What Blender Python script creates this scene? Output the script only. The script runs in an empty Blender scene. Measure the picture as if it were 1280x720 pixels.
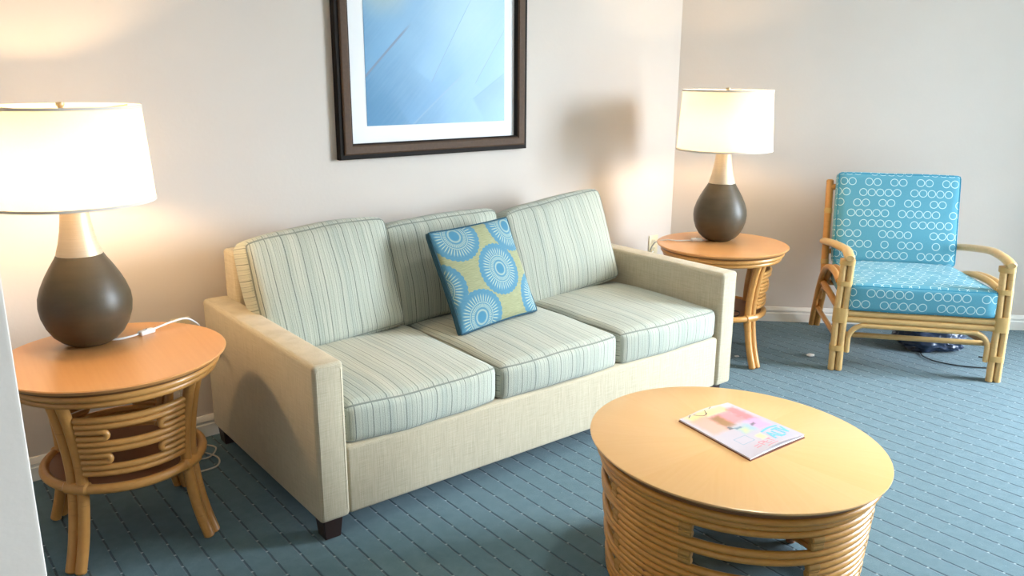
import bpy, bmesh, math, random
from mathutils import Vector, Matrix, Euler, noise
random.seed(7)
SC = bpy.context.scene
COL = SC.collection
R = math.radians

# ------------------------------------------------------------------ colour / node helpers
def lin(c):
    if isinstance(c, str):
        c = c.lstrip('#'); c = [int(c[i:i + 2], 16) for i in (0, 2, 4)]
    o = []
    for v in c:
        v /= 255.0
        o.append(v / 12.92 if v <= 0.04045 else ((v + 0.055) / 1.055) ** 2.4)
    return (*o, 1.0)

class X:
    """tiny expression wrapper around Math nodes"""
    nt = None
    def __init__(s, v): s.v = v
    @staticmethod
    def op(name, *a):
        n = X.nt.nodes.new('ShaderNodeMath'); n.operation = name
        for i, q in enumerate(a):
            q = q.v if isinstance(q, X) else q
            if isinstance(q, (int, float)): n.inputs[i].default_value = q
            else: X.nt.links.new(q, n.inputs[i])
        return X(n.outputs[0])
    def __add__(s, o): return X.op('ADD', s, o)
    __radd__ = __add__
    def __sub__(s, o): return X.op('SUBTRACT', s, o)
    def __rsub__(s, o): return X.op('SUBTRACT', o, s)
    def __mul__(s, o): return X.op('MULTIPLY', s, o)
    __rmul__ = __mul__
    def __truediv__(s, o): return X.op('DIVIDE', s, o)
    def __lt__(s, o): return X.op('LESS_THAN', s, o)
    def __gt__(s, o): return X.op('GREATER_THAN', s, o)
def fl(a): return X.op('FLOOR', a)
def fr(a): return a - fl(a)
def ab(a): return X.op('ABSOLUTE', a)
def mx(a, b): return X.op('MAXIMUM', a, b)
def mn(a, b): return X.op('MINIMUM', a, b)
def md(a, b): return a - fl(a / b) * b
def sq(a): return X.op('SQRT', a)
def sn(a): return X.op('SINE', a)
def at2(a, b): return X.op('ARCTAN2', a, b)
def sstep(a, lo, hi):
    n = X.nt.nodes.new('ShaderNodeMapRange'); n.interpolation_type = 'SMOOTHSTEP'
    X.nt.links.new(a.v, n.inputs[0]); n.inputs[1].default_value = lo; n.inputs[2].default_value = hi
    return X(n.outputs[0])
def mixc(f, a, b):
    n = X.nt.nodes.new('ShaderNodeMix'); n.data_type = 'RGBA'
    if isinstance(f, X): X.nt.links.new(f.v, n.inputs[0])
    else: n.inputs[0].default_value = f
    for i, q in ((6, a), (7, b)):
        if isinstance(q, tuple): n.inputs[i].default_value = q
        else: X.nt.links.new(q, n.inputs[i])
    return n.outputs[2]
def coords(kind='Object'):
    n = X.nt.nodes.new('ShaderNodeTexCoord')
    return n.outputs[kind]
def xyz(v):
    n = X.nt.nodes.new('ShaderNodeSeparateXYZ'); X.nt.links.new(v, n.inputs[0])
    return [X(o) for o in n.outputs]
def vec(a, b, c):
    n = X.nt.nodes.new('ShaderNodeCombineXYZ')
    for i, q in enumerate((a, b, c)):
        if isinstance(q, X): X.nt.links.new(q.v, n.inputs[i])
        else: n.inputs[i].default_value = q
    return n.outputs[0]
def noi(v, scale, detail=3, rough=.5):
    n = X.nt.nodes.new('ShaderNodeTexNoise'); n.inputs['Scale'].default_value = scale
    n.inputs['Detail'].default_value = detail; n.inputs['Roughness'].default_value = rough
    if v is not None: X.nt.links.new(v, n.inputs['Vector'])
    return X(n.outputs['Fac'])
def ramp(f, stops):
    n = X.nt.nodes.new('ShaderNodeValToRGB'); X.nt.links.new(f.v, n.inputs[0])
    e = n.color_ramp.elements
    while len(e) < len(stops): e.new(.5)
    for el, (p, c) in zip(e, stops): el.position = p; el.color = c
    return n.outputs[0]
def material(name, rough=.6, metallic=0, spec=.5, sheen=0, coat=0):
    m = bpy.data.materials.new(name); m.use_nodes = True
    X.nt = m.node_tree
    b = m.node_tree.nodes['Principled BSDF']
    b.inputs['Roughness'].default_value = rough; b.inputs['Metallic'].default_value = metallic
    b.inputs['Specular IOR Level'].default_value = spec
    b.inputs['Sheen Weight'].default_value = sheen
    b.inputs['Coat Weight'].default_value = coat
    return m, b
def setc(b, c):
    if isinstance(c, tuple): b.inputs['Base Color'].default_value = c
    else: X.nt.links.new(c, b.inputs['Base Color'])
def bump(b, h, strength=.3, dist=.002):
    n = X.nt.nodes.new('ShaderNodeBump'); n.inputs['Strength'].default_value = strength
    n.inputs['Distance'].default_value = dist
    X.nt.links.new(h.v if isinstance(h, X) else h, n.inputs['Height']); X.nt.links.new(n.outputs[0], b.inputs['Normal'])
def plain(name, c, rough=.6, metallic=0, spec=.5, var=.06, scale=30, **k):
    m, b = material(name, rough, metallic, spec, **k)
    c = lin(c) if not isinstance(c, tuple) or len(c) == 3 else c
    d = tuple(v * (1 - var * 2) for v in c[:3]) + (1,)
    setc(b, mixc(noi(coords(), scale), d, c))
    return m

# ------------------------------------------------------------------ materials
def mat_wall():
    m, b = material('painted_wall', .85, spec=.2)
    o = coords(); setc(b, mixc(noi(o, 3), lin('#cec5bd'), lin('#d4cbc3')))
    bump(b, noi(o, 60, 4), .12, .004); return m
def mat_carpet():
    m, b = material('ribbed_carpet', .95, spec=.1, sheen=.25)
    o = coords(); x, y, z = xyz(o)
    wob = (noi(o, 30, 3) - .5) * .005
    gx = ab(fr((x + wob - 1.254) / .08 + .5) - .5) * .08        # distance to rib groove (runs along y)
    gy = ab(fr((y - 2.19) / .08 + .5) - .5) * .08
    groove = 1 - sstep(gx, .002, .0048)
    dot = (1 - sstep(sq(gx * gx + gy * gy), .002, .0055))
    fine = noi(o, 420, 2, .7); mid = noi(o, 25, 4)
    base = mixc(fine, lin('#2a4852'), lin('#5d7e8a'))
    base = mixc(sstep(mid, .3, .75) * .35, base, lin('#647e86'))
    c = mixc(groove * .85, base, lin('#2c4350'))
    c = mixc(dot * .55, c, lin('#b9c9cb'))
    spk = sstep(noi(o, 150, 1), .74, .8)
    c = mixc(spk * .35, c, lin('#b9c9cb'))
    setc(b, c)
    bump(b, fine * .5 - groove * 1.3 + dot * .5, .6, .005); return m
def mat_linen():
    m, b = material('cream_linen', .9, spec=.15, sheen=.15)
    o = coords(); x, y, z = xyz(o)
    f1 = noi(vec(x * 700, y * 700, z * 14), 1, 2); f2 = noi(vec(x * 14, y * 14, z * 700), 1, 2)
    w = f1 * .55 + f2 * .45
    setc(b, mixc(sstep(w, .3, .7), lin('#aba088'), lin('#c7bca4')))
    bump(b, w, .25, .002); return m
def mat_stripe(axis=0, name='striped_chenille'):
    m, b = material(name, .95, spec=.1, sheen=.2)
    o = coords('UV'); u, v, _ = xyz(o)
    s = u if axis == 0 else v
    t = v if axis == 0 else u
    s = s + (noi(vec(s * 3, t * 5, 0), 1, 2) - .5) * .005
    fine = noi(vec(s * 300, t * 3, 0), 1, 1)
    broad = noi(vec(s * 30, 0, 3.3), 1, 1)
    c = mixc(sstep(fine, .3, .7), lin('#a3a89a'), lin('#babcae'))
    c = mixc(sstep(broad, .45, .6) * .3, c, lin('#c6c6b6'))
    c = mixc((1 - sstep(broad, .35, .47)) * .25, c, lin('#98a29c'))
    for per, off, wd, k, col in ((.062, 0, .0014, .85, '#4d5754'), (.062, .33, .0010, .65, '#646f6c'), (.062, .62, .0010, .6, '#69746f'), (.062, .16, .0006, .4, '#838b84'), (.062, .46, .0006, .4, '#838b84'), (.062, .80, .0006, .4, '#838b84')):
        dd = ab(fr(s / per + off) - .5) * per
        c = mixc((1 - sstep(dd, wd * .6, wd * 1.7)) * k, c, lin(col))
    loop = noi(vec(s * 420, t * 300, 0), 1, 2)
    c = mixc(sstep(loop, .5, .7) * .35, c, lin('#cfd0c1'))
    c = mixc((1 - sstep(loop, .3, .45)) * .3, c, lin('#868d83'))
    setc(b, c); bump(b, fine * .6 + loop, .5, .003); return m
def mat_circles():
    m, b = material('teal_circle_print', .8, spec=.2, sheen=.15)
    o = coords('UV'); u, v, _ = xyz(o)
    P, Q = .0445, .0585
    j = fl(v / Q); j8 = md(j, 8)
    off = fr(sn(j * 12.9898) * 43758.5) * 6
    off = md(j8 * 2.35, 6)
    uu = u / P + off
    i = fl(uu); i6 = md(i, 6); i3 = md(i, 3)
    A = i6 < 4.5
    Bm = i3 < 1.5
    Cm = mx(i6 < 2.5, (ab(i6 - 4) < .5))
    D = i6 < 3.5
    tB = mx(ab(j8 - 1) < .5, ab(j8 - 3) < .5); tC = ab(j8 - 5) < .5; tD = ab(j8 - 6) < .5
    tA = 1 - mx(tB, mx(tC, tD))
    on = mx(mx(A * tA, Bm * tB), mx(Cm * tC, D * tD))
    dx = (fr(uu) - .5) * P; dy = (fr(v / Q) - .5) * Q
    d = sq(dx * dx + dy * dy)
    ring = (1 - sstep(ab(d - .0195), .0009, .0026)) * on
    o2 = coords()
    base = mixc(noi(o2, 300, 2), lin('#4a91a8'), lin('#63a3b7'))
    setc(b, mixc(ring * .85, base, lin('#d5e8e4')))
    bump(b, noi(o2, 500, 2), .15, .001); return m
def mat_medallion():
    m, b = material('medallion_print', .8, spec=.2, sheen=.1)
    o = coords('UV'); u, v, _ = xyz(o)
    weave = noi(vec(u * 25, v * 500, 0), 1, 2)
    c = mixc(sstep(weave, .3, .7), lin('#848764'), lin('#989a78'))
    blue = mixc(weave, lin('#3d6f88'), lin('#56869b')); lite = lin('#a9b49f')
    RR = .118
    for (cx, cy) in ((.045, .0), (-.118, .185), (.185, .182), (-.115, -.178), (.252, -.15), (-.268, -.03)):
        dx = u - cx; dy = v - cy
        d = sq(dx * dx + dy * dy); a = at2(dy, dx)
        edge = RR + ab(sn(a * 16)) * .005 - .004
        inside = sstep(edge - d, 0, .0015)
        tick = sstep(sn(a * 40), .35, .75)
        tick2 = sstep(sn(a * 54), .0, .5)
        w = tick * sstep(d, .062, .067) * (1 - sstep(d, .083, .1)) * .9
        w = mx(w, tick2 * sstep(d, .038, .041) * (1 - sstep(d, .053, .056)))
        w = mx(w, (1 - sstep(ab(d - .0605), .001, .0025)) * .75)
        w = mx(w, (1 - sstep(ab(d - .028), .002, .005)) * .6)
        k = mixc(w, blue, lite)
        k = mixc(1 - sstep(d, .0185, .021), k, lin('#3f7690'))
        c = mixc(inside, c, k)
    setc(b, c); bump(b, weave, .2, .002); return m
def mat_wood(name, c1, c2, rough, radial=False, coat=.0):
    m, b = material(name, rough, spec=.5, coat=coat)
    b.inputs['Coat Roughness'].default_value = .2
    o = coords(); x, y, z = xyz(o)
    if radial:
        a = at2(y, x) + .35
        sec = fl(a / (math.pi / 8)); shade = fr(sn(sec * 12.99) * 437.5)
        loc = a - (sec + .5) * (math.pi / 8); r = sq(x * x + y * y)
        g = noi(vec(r * X.op('COSINE', loc) * 3 + sec * 5, r * sn(loc) * 90, 0), 1, 3)
        f = g * .6 + shade * .3 + .05
    else:
        g = noi(vec(x * 90, y * 3, z * 90), 1, 4); f = g * .7 + noi(o, 6) * .3
    setc(b, mixc(f, lin(c1), lin(c2))); return m
def mat_rattan(name, c1, c2, c3):
    m, b = material(name, .32, spec=.5)
    o = coords(); x, y, z = xyz(o)
    f = noi(o, 40, 4); g = noi(vec(x * 15, y * 15, z * 160), 1, 2)
    c = mixc(f, lin(c1), lin(c2)); c = mixc(sstep(g, .62, .78) * .45, c, lin(c3))
    setc(b, c); return m
def mat_ceramic():
    m, b = material('bronze_grey_ceramic', .42, spec=.45)
    o = coords(); x, y, z = xyz(o)
    f = noi(vec(x * 8, y * 8, z * 30), 1, 4)
    setc(b, mixc(f, lin('#3e3628'), lin('#554b3a'))); bump(b, noi(o, 120, 3), .12, .002); return m
def mat_metalneck():
    m, b = material('brushed_champagne_metal', .5, metallic=.4)
    o = coords(); x, y, z = xyz(o)
    setc(b, mixc(noi(vec(x * 4, y * 4, z * 400), 1, 2), lin('#cdb99c'), lin('#e2d2ba'))); return m
def mat_shade():
    m = bpy.data.materials.new('lampshade_fabric'); m.use_nodes = True; nt = X.nt = m.node_tree; nt.nodes.clear()
    out = nt.nodes.new('ShaderNodeOutputMaterial'); mix = nt.nodes.new('ShaderNodeMixShader')
    d = nt.nodes.new('ShaderNodeBsdfDiffuse'); t = nt.nodes.new('ShaderNodeBsdfTranslucent')
    o = coords(); x, y, z = xyz(o)
    c = mixc(noi(vec(x * 200, y * 200, z * 200), 1, 2), lin('#dfd8c9'), lin('#e8e1d2'))
    nt.links.new(c, d.inputs[0]); nt.links.new(c, t.inputs[0])
    mix.inputs[0].default_value = .38
    nt.links.new(d.outputs[0], mix.inputs[1]); nt.links.new(t.outputs[0], mix.inputs[2]); nt.links.new(mix.outputs[0], out.inputs[0])
    return m
def mat_emit(name, c, s):
    m = bpy.data.materials.new(name); m.use_nodes = True; nt = m.node_tree; nt.nodes.clear()
    out = nt.nodes.new('ShaderNodeOutputMaterial'); e = nt.nodes.new('ShaderNodeEmission')
    e.inputs[0].default_value = c; e.inputs[1].default_value = s; nt.links.new(e.outputs[0], out.inputs[0]); return m
def mat_pane():
    m = bpy.data.materials.new('window_glass'); m.use_nodes = True; nt = m.node_tree; nt.nodes.clear()
    out = nt.nodes.new('ShaderNodeOutputMaterial'); t = nt.nodes.new('ShaderNodeBsdfTransparent'); g = nt.nodes.new('ShaderNodeBsdfGlossy')
    g.inputs['Roughness'].default_value = .02; mix = nt.nodes.new('ShaderNodeMixShader'); mix.inputs[0].default_value = .05
    t.inputs[0].default_value = (.96, .98, .97, 1)
    nt.links.new(t.outputs[0], mix.inputs[1]); nt.links.new(g.outputs[0], mix.inputs[2]); nt.links.new(mix.outputs[0], out.inputs[0]); return m
def mat_art():
    m, b = material('feather_print', .35, spec=.4)
    o = coords('UV'); u, v, _ = xyz(o)          # metres from the lower-left corner of the print
    n1 = noi(vec(u * 3, v * 3, 0), 1, 4); n2 = noi(vec((u + v) * 4, (v - u) * 60, 0), 1, 3)
    f = sstep(u * .95 + v * .7 + (n1 - .5) * .4, .0, .75)
    c = mixc(f, lin('#437ea8'), lin('#7aaace'))
    c = mixc(sstep(v * .8 - u * .35 + (n1 - .5) * .3, .35, .75) * .35, c, lin('#5f9ccb'))
    c = mixc((n2 - .5) * .3 + .06, c, lin('#93bcd8'))
    def glow(cx, cy, r, col, k):
        dx = u - cx; dy = v - cy
        return mixc((1 - sstep(sq(dx * dx + dy * dy), .02, r)) * k, c, lin(col))
    c = glow(.10, .62, .2, '#bcc3a0', .5); c = glow(.52, .52, .26, '#a6c8c8', .45); c = glow(.62, .70, .25, '#a3c4cc', .35)
    c = glow(.02, .02, .22, '#3a7aa5', .5)
    def quill(x0, y0, x1, y1, w0, col, k, side=0, scol='#6fa6cf'):
        nonlocal c
        L = math.hypot(x1 - x0, y1 - y0); ex, ey = (x1 - x0) / L, (y1 - y0) / L
        t = (u - x0) * ex + (v - y0) * ey; s = (v - y0) * ex - (u - x0) * ey
        s = s + (t * t) * .03
        inr = sstep(t, -.02, 0) * (1 - sstep(t, L * .7, L))
        if side:
            c = mixc(inr * sstep(s * side, -.002, .004) * (1 - sstep(s * side, .02, .16)) * .4, c, lin(scol))
        c = mixc(inr * (1 - sstep(ab(s), w0 * .4, w0)) * k, c, lin(col))
    quill(0, .215, .25, .46, .007, '#6a7f98', .95, 1)
    quill(.24, .0, .56, .26, .006, '#7ba0c0', .6, 1, '#5f98c6')
    quill(.35, .2, .60, .62, .0025, '#6f94b4', .9, 1, '#7fb0d8')
    quill(.60, .19, .80, .48, .0025, '#6a8fb0', .9, -1)
    quill(.59, .115, .80, .25, .004, '#5f8fb8', .6, -1, '#5a86b0')
    setc(b, c); return m
def mat_cover():
    m, b = material('glossy_cover', .35, spec=.5)
    o = coords('UV'); u, v, _ = xyz(o)         # metres from the spine / foot corner, u along width, v along height
    c = mixc(noi(vec(u * 12, v * 12, 0), 1, 2), lin('#bdb6c2'), lin('#c8c1cb'))
    def blob(cx, cy, hx, hy, col, k, soft=.012):
        nonlocal c
        d = mx(ab(u - cx) - hx, ab(v - cy) - hy)
        d = d + (noi(vec(u * 45, v * 45, 0), 1, 2) - .5) * .02
        c = mixc((1 - sstep(d, -soft, soft)) * k, c, lin(col))
    blob(.10, .255, .08, .02, '#f0d890', .9); blob(.05, .20, .035, .05, '#f0aa98', .9)
    blob(.13, .20, .045, .035, '#e88f96', .95); blob(.19, .20, .02, .05, '#d86a70', .8)
    blob(.10, .195, .02, .035, '#8f7038', .85); blob(.125, .125, .03, .02, '#9cc0cc', .9)
    blob(.115, .12, .012, .012, '#d8d48d', .8); blob(.18, .13, .025, .03, '#d8a8d6', .9)
    blob(.165, .135, .01, .006, '#5c5a68', .9, .004); blob(.085, .155, .006, .008, '#4d5a6a', .9, .004); blob(.11, .14, .012, .004, '#5b7890', .8, .004)
    blob(.12, .065, .012, .013, '#efe6a4', .9, .006)
    setc(b, c); return m

M = {}
M['wall'] = mat_wall(); M['wall_tan'] = plain('tan_wall', '#a8977f', .85); M['carpet'] = mat_carpet(); M['linen'] = mat_linen()
M['stripe'] = mat_stripe(0); M['stripe_side'] = mat_stripe(1, 'striped_chenille_boxing')
M['circles'] = mat_circles(); M['medallion'] = mat_medallion()
M['cwood'] = mat_wood('honey_sunburst_veneer', '#d9a768', '#e4b880', .28, True, .3)
M['ewood'] = mat_wood('amber_veneer', '#c98c53', '#d99f64', .33, False, .2)
M['edge'] = plain('dark_wood_edge', '#7a4f2c', .45)
M['shelf'] = plain('reddish_shelf_wood', '#8c5a3a', .5)
M['rattan'] = mat_rattan('honey_rattan', '#ad7730', '#c58f45', '#8e5e26')
M['rattan_amber'] = mat_rattan('amber_rattan', '#bb8344', '#ce9855', '#915e2f')
M['rattan_pale'] = mat_rattan('pale_rattan', '#c9a064', '#dab67c', '#a97b45')
M['binding'] = plain('leather_binding', '#a67a38', .55)
M['bind_pale'] = plain('pale_cane_binding', '#cda767', .5)
M['ceramic'] = mat_ceramic(); M['neck'] = mat_metalneck(); M['shade'] = mat_shade()
M['trim'] = plain('shade_trim', '#e6dccf', .8)
M['brass'] = plain('brass', '#cbb894', .4, .6)
M['bulb'] = mat_emit('warm_bulb', (1.0, .68, .36, 1), 315); M['bulb_soft'] = mat_emit('soft_warm_bulb', (1.0, .68, .36, 1), 205)
M['white'] = plain('white_paint', '#e9e6e0', .5, var=.01)
M['plastic'] = plain('white_plastic', '#e8e6e4', .4, var=.01)
M['dark'] = plain('dark_slot', '#2a2624', .5)
M['almond'] = plain('almond_plate', '#d8cba8', .4, var=.01)
M['espresso'] = plain('espresso_wood', '#2c1a16', .45)
M['frame_dark'] = plain('dark_walnut', '#160f0b', .7, spec=.25)
M['frame_brown'] = mat_wood('distressed_walnut', '#342213', '#5c422b', .7)
M['mat'] = plain('white_mat_board', '#f1f1f3', .8, var=.01)
M['art'] = mat_art(); M['cover'] = mat_cover()
M['paper'] = plain('paper', '#e6e8f0', .7, var=.02)
M['spine'] = plain('brown_page_edge', '#7d4a34', .6)
M['cyan'] = plain('cyan_ink', '#6fc3e6', .4); M['pink'] = plain('pink_ink', '#ec8f9d', .4); M['ink'] = plain('dark_ink', '#4a4450', .4)
M['sky_ink'] = plain('pale_blue_ink', '#8fb0c4', .4)
M['piping'] = plain('grey_green_piping', '#85897f', .9, sheen=.2)
M['teal'] = plain('dark_teal_piping', '#17475a', .8)
M['chair_pipe'] = plain('teal_piping', '#2f8fb0', .8)
M['navy'] = plain('navy_nylon', '#36425a', .35, var=.15, scale=8)
M['black'] = plain('black_rubber', '#15171a', .5)
M['ivory'] = plain('ivory_cord', '#cfc6b4', .5)
M['alu'] = plain('white_aluminium', '#dcdedf', .4)
M['pane'] = mat_pane()
M['ceil'] = plain('ceiling_white', '#f4f3f0', .9, var=.01)
M['concrete'] = plain('balcony_concrete', '#b9b6ae', .9)

# ------------------------------------------------------------------ geometry helpers
def build(name, bm, mats, parent=None, loc=None, rot=None, smooth=40, kind=None):
    bmesh.ops.recalc_face_normals(bm, faces=bm.faces)
    me = bpy.data.meshes.new(name); bm.to_mesh(me); bm.free()
    for mt in (mats if isinstance(mats, (list, tuple)) else [mats]): me.materials.append(mt)
    if smooth is not None:
        for p in me.polygons: p.use_smooth = True
        me.set_sharp_from_angle(angle=R(smooth))
    o = bpy.data.objects.new(name, me); COL.objects.link(o)
    if parent: o.parent = parent
    if loc: o.location = loc
    if rot: o.rotation_euler = rot
    if kind: o['kind'] = kind
    return o
def thing(name, label, cat, loc=(0, 0, 0), rot=(0, 0, 0), group=None):
    o = bpy.data.objects.new(name, None); COL.objects.link(o); o.empty_display_size = .1
    o.location = loc; o.rotation_euler = rot; return tag(o, label, cat, group)
def tag(o, label, cat, group=None):
    o['label'] = label; o['category'] = cat
    if group: o['group'] = group
    return o
def add_box(bm, lo, hi, bev=0, seg=2, taper=None):
    t = bmesh.new(); bmesh.ops.create_cube(t, size=1)
    lo, hi = Vector(lo), Vector(hi); c = (lo + hi) / 2; s = hi - lo
    for v in t.verts:
        if taper and v.co.z < 0: v.co.x *= taper; v.co.y *= taper
        v.co = Vector((v.co.x * s.x, v.co.y * s.y, v.co.z * s.z)) + c
    if bev: bmesh.ops.bevel(t, geom=t.edges[:], offset=bev, segments=seg, profile=.5, affect='EDGES')
    me = bpy.data.meshes.new('t'); t.to_mesh(me); t.free(); bm.from_mesh(me); bpy.data.meshes.remove(me)
    return bm
def box(lo, hi, bev=0, seg=2, taper=None): return add_box(bmesh.new(), lo, hi, bev, seg, taper)
def catmull(pts, n=8, closed=False):
    P = [Vector(p) for p in pts]; out = []; N = len(P)
    rng = range(N) if closed else range(N - 1)
    for i in rng:
        if closed: a, b, c, d = P[i - 1], P[i], P[(i + 1) % N], P[(i + 2) % N]
        else:
            b, c = P[i], P[i + 1]; a = P[i - 1] if i > 0 else b * 2 - c; d = P[i + 2] if i + 2 < N else c * 2 - b
        for k in range(n):
            t = k / n
            out.append(.5 * ((2 * b) + (c - a) * t + (2 * a - 5 * b + 4 * c - d) * t * t + (3 * b - a - 3 * c + d) * t ** 3))
    if not closed: out.append(P[-1])
    return out
def add_tube(bm, pts, r, seg=10, closed=False, cap=True, flat=1.0):
    P = [Vector(p) for p in pts]; N = len(P)
    rr = r if callable(r) else (lambda t: r)
    T = []
    for i in range(N):
        if closed: t = P[(i + 1) % N] - P[i - 1]
        else: t = P[min(i + 1, N - 1)] - P[max(i - 1, 0)]
        T.append(t.normalized())
    up = Vector((0, 0, 1)) if abs(T[0].z) < .9 else Vector((0, 1, 0))
    nrm = (up - T[0] * up.dot(T[0])).normalized(); rings = []
    for i in range(N):
        nrm = (nrm - T[i] * nrm.dot(T[i]))
        nrm = nrm.normalized() if nrm.length > 1e-6 else T[i].orthogonal().normalized()
        bn = T[i].cross(nrm); ra = rr(i / max(1, N - 1))
        rings.append([bm.verts.new(P[i] + (nrm * math.cos(2 * math.pi * k / seg) * flat + bn * math.sin(2 * math.pi * k / seg)) * ra) for k in range(seg)])
    m = N if closed else N - 1
    for i in range(m):
        A, B = rings[i], rings[(i + 1) % N]
        for k in range(seg): bm.faces.new((A[k], A[(k + 1) % seg], B[(k + 1) % seg], B[k]))
    if not closed and cap:
        for A, s, i in ((rings[0], -1, 0), (rings[-1], 1, N - 1)):
            ra = rr(i / max(1, N - 1)); c = P[i]
            q = [bm.verts.new(c + (v.co - c) * .72 + T[i] * s * ra * .3) for v in A]
            for k in range(seg): bm.faces.new((A[k], A[(k + 1) % seg], q[(k + 1) % seg], q[k]))
            bm.faces.new(q)
    return bm
def tube(pts, r, **k): return add_tube(bmesh.new(), pts, r, **k)
def lathe(prof, seg=48, sx=1, sy=1, close=False):
    bm = bmesh.new(); rings = []
    for (r, z) in prof:
        if r < 1e-6: rings.append([bm.verts.new((0, 0, z))])
        else: rings.append([bm.verts.new((r * sx * math.cos(2 * math.pi * k / seg), r * sy * math.sin(2 * math.pi * k / seg), z)) for k in range(seg)])
    prs = list(zip(rings, rings[1:])) + ([(rings[-1], rings[0])] if close else [])
    for A, B in prs:
        for k in range(seg):
            a, b = A[k % len(A)], A[(k + 1) % len(A)]; c, d = B[(k + 1) % len(B)], B[k % len(B)]
            f = [a]
            for w in (b, c, d):
                if w not in f: f.append(w)
            if len(f) > 2: bm.faces.new(f)
    return bm
def arc(r, z, a0, a1, n=None, sx=1, sy=1):
    n = n or max(4, int(abs(a1 - a0) / 4))
    return [(r * sx * math.cos(R(a0 + (a1 - a0) * i / n)), r * sy * math.sin(R(a0 + (a1 - a0) * i / n)), z) for i in range(n + 1)]
def ring(r, z, rad, n=72, sx=1, sy=1, seg=10):
    return tube([(r * sx * math.cos(2 * math.pi * i / n), r * sy * math.sin(2 * math.pi * i / n), z) for i in range(n)], rad, seg=seg, closed=True)
def soft_box(w, d, h, rc, n=14, puff=(0, 0, 0), rough=.0, seed=0, warp=None):
    """cushion: rounded box with bulging faces; box UVs in metres; side (x) faces use material 1"""
    bm = bmesh.new(); uv = bm.loops.layers.uv.new('UVMap')
    H = Vector((w / 2, d / 2, h / 2)); vm = {}
    def pos(p):
        q = Vector((p[0] * H.x, p[1] * H.y, p[2] * H.z))
        r = min(rc, H.x, H.y, H.z) * .999
        inner = Vector([max(-(H[i] - r), min(H[i] - r, q[i])) for i in range(3)])
        dv = q - inner
        if dv.length > 1e-9: q = inner + dv.normalized() * r
        x, y, z = p
        e = lambda t: (1 - t * t) if abs(t) < 1 else 0
        q.x += puff[0] * x * e(y) * e(z); q.y += puff[1] * y * e(x) ** .7 * e(z) ** .7; q.z += puff[2] * z * e(x) ** .6 * e(y) ** .6
        if rough: q += Vector(noise.noise_vector(q * 5 + Vector((seed * 7.1, seed * 3.3, 0)))) * rough
        if warp: q = warp(q, p)
        return q
    def tcoord(i, m, half):
        t = -1 + 2 * i / m
        return t
    def mk(p):
        k = tuple(round(c, 5) for c in p)
        if k not in vm: vm[k] = bm.verts.new(pos(p))
        return vm[k]
    # parameter spacing: denser near borders
    def P(i): 
        t = -1 + 2 * i / n
        return math.copysign(1 - (1 - abs(t)) ** 1.35, t)
    for ax in range(3):
        for s in (-1, 1):
            b, c = [(1, 2), (0, 2), (0, 1)][ax]
            for i in range(n):
                for j in range(n):
                    cs = []
                    for (di, dj) in ((0, 0), (1, 0), (1, 1), (0, 1)):
                        p = [0, 0, 0]; p[ax] = s; p[b] = P(i + di); p[c] = P(j + dj); cs.append(tuple(p))
                    vs = [mk(p) for p in cs]
                    if len(set(vs)) < 4: continue
                    f = bm.faces.new(vs); f.material_index = 1 if ax == 0 else 0
                    for lp, p in zip(f.loops, cs):
                        q = (p[0] * H.x, p[1] * H.y, p[2] * H.z)
                        if ax == 2: t = (q[0], q[1] + d / 2 + h / 2 + .003)
                        elif ax == 1: t = (q[0], q[2])
                        else: t = (q[1], q[2])
                        lp[uv].uv = t
    return bm, pos
def seam(pos, axis, s, inset=.0, n=24, k=.93, off=0.0):
    """closed path along the rim of the face (axis, sign s), lying on the rounded edge"""
    pts = []; b, c = [(1, 2), (0, 2), (0, 1)][axis]
    side = [(-1 + 2 * i / n) for i in range(n)]
    for (u, v) in [(t, -1) for t in side] + [(1, t) for t in side] + [(-t, 1) for t in side] + [(-1, -t) for t in side]:
        p = [0, 0, 0]; p[axis] = s * 1.0; p[b] = u; p[c] = v; pts.append(pos(tuple(p)))
    return pts
def piping(name, bmpos, axis, r, mat, parent):
    bm = bmesh.new()
    for s in (-1, 1): add_tube(bm, seam(bmpos, axis, s), r, seg=6, closed=True)
    return build(name, bm, mat, parent)

# ------------------------------------------------------------------ setting
WY = 3.36; CX = 3.91; EX = 5.62; EY = WY - (EX - CX); FY = -3.0; LX = -1.6; CH = 2.8; T = .12
def prism(poly, z0, z1):
    bm = bmesh.new(); a = [bm.verts.new((x, y, z0)) for x, y in poly]; b = [bm.verts.new((x, y, z1)) for x, y in poly]
    bm.faces.new(a[::-1]); bm.faces.new(b)
    for i in range(len(poly)): j = (i + 1) % len(poly); bm.faces.new((a[i], a[j], b[j], b[i]))
    return bm
room = [(LX, WY), (CX, WY), (EX, EY), (EX, FY), (LX, FY)]
k = T * math.tan(R(22.5))
out = [(LX - T, WY + T), (CX + k, WY + T), (EX + T, EY + k), (EX + T, FY - T), (LX - T, FY - T)]
build('floor', prism(out, -.1, 0), M['carpet'], smooth=None, kind='structure')
build('ceiling', prism(out, CH, CH + .1), M['ceil'], smooth=None, kind='structure')
def wall(name, i, j, mt='wall'): build(name, prism([room[i], room[j], out[j], out[i]], 0, CH), M[mt], smooth=None, kind='structure')
wall('wall_back', 0, 1); wall('wall_right', 1, 2); wall('wall_front', 3, 4, 'wall_tan'); wall('wall_left', 4, 0)
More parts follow.
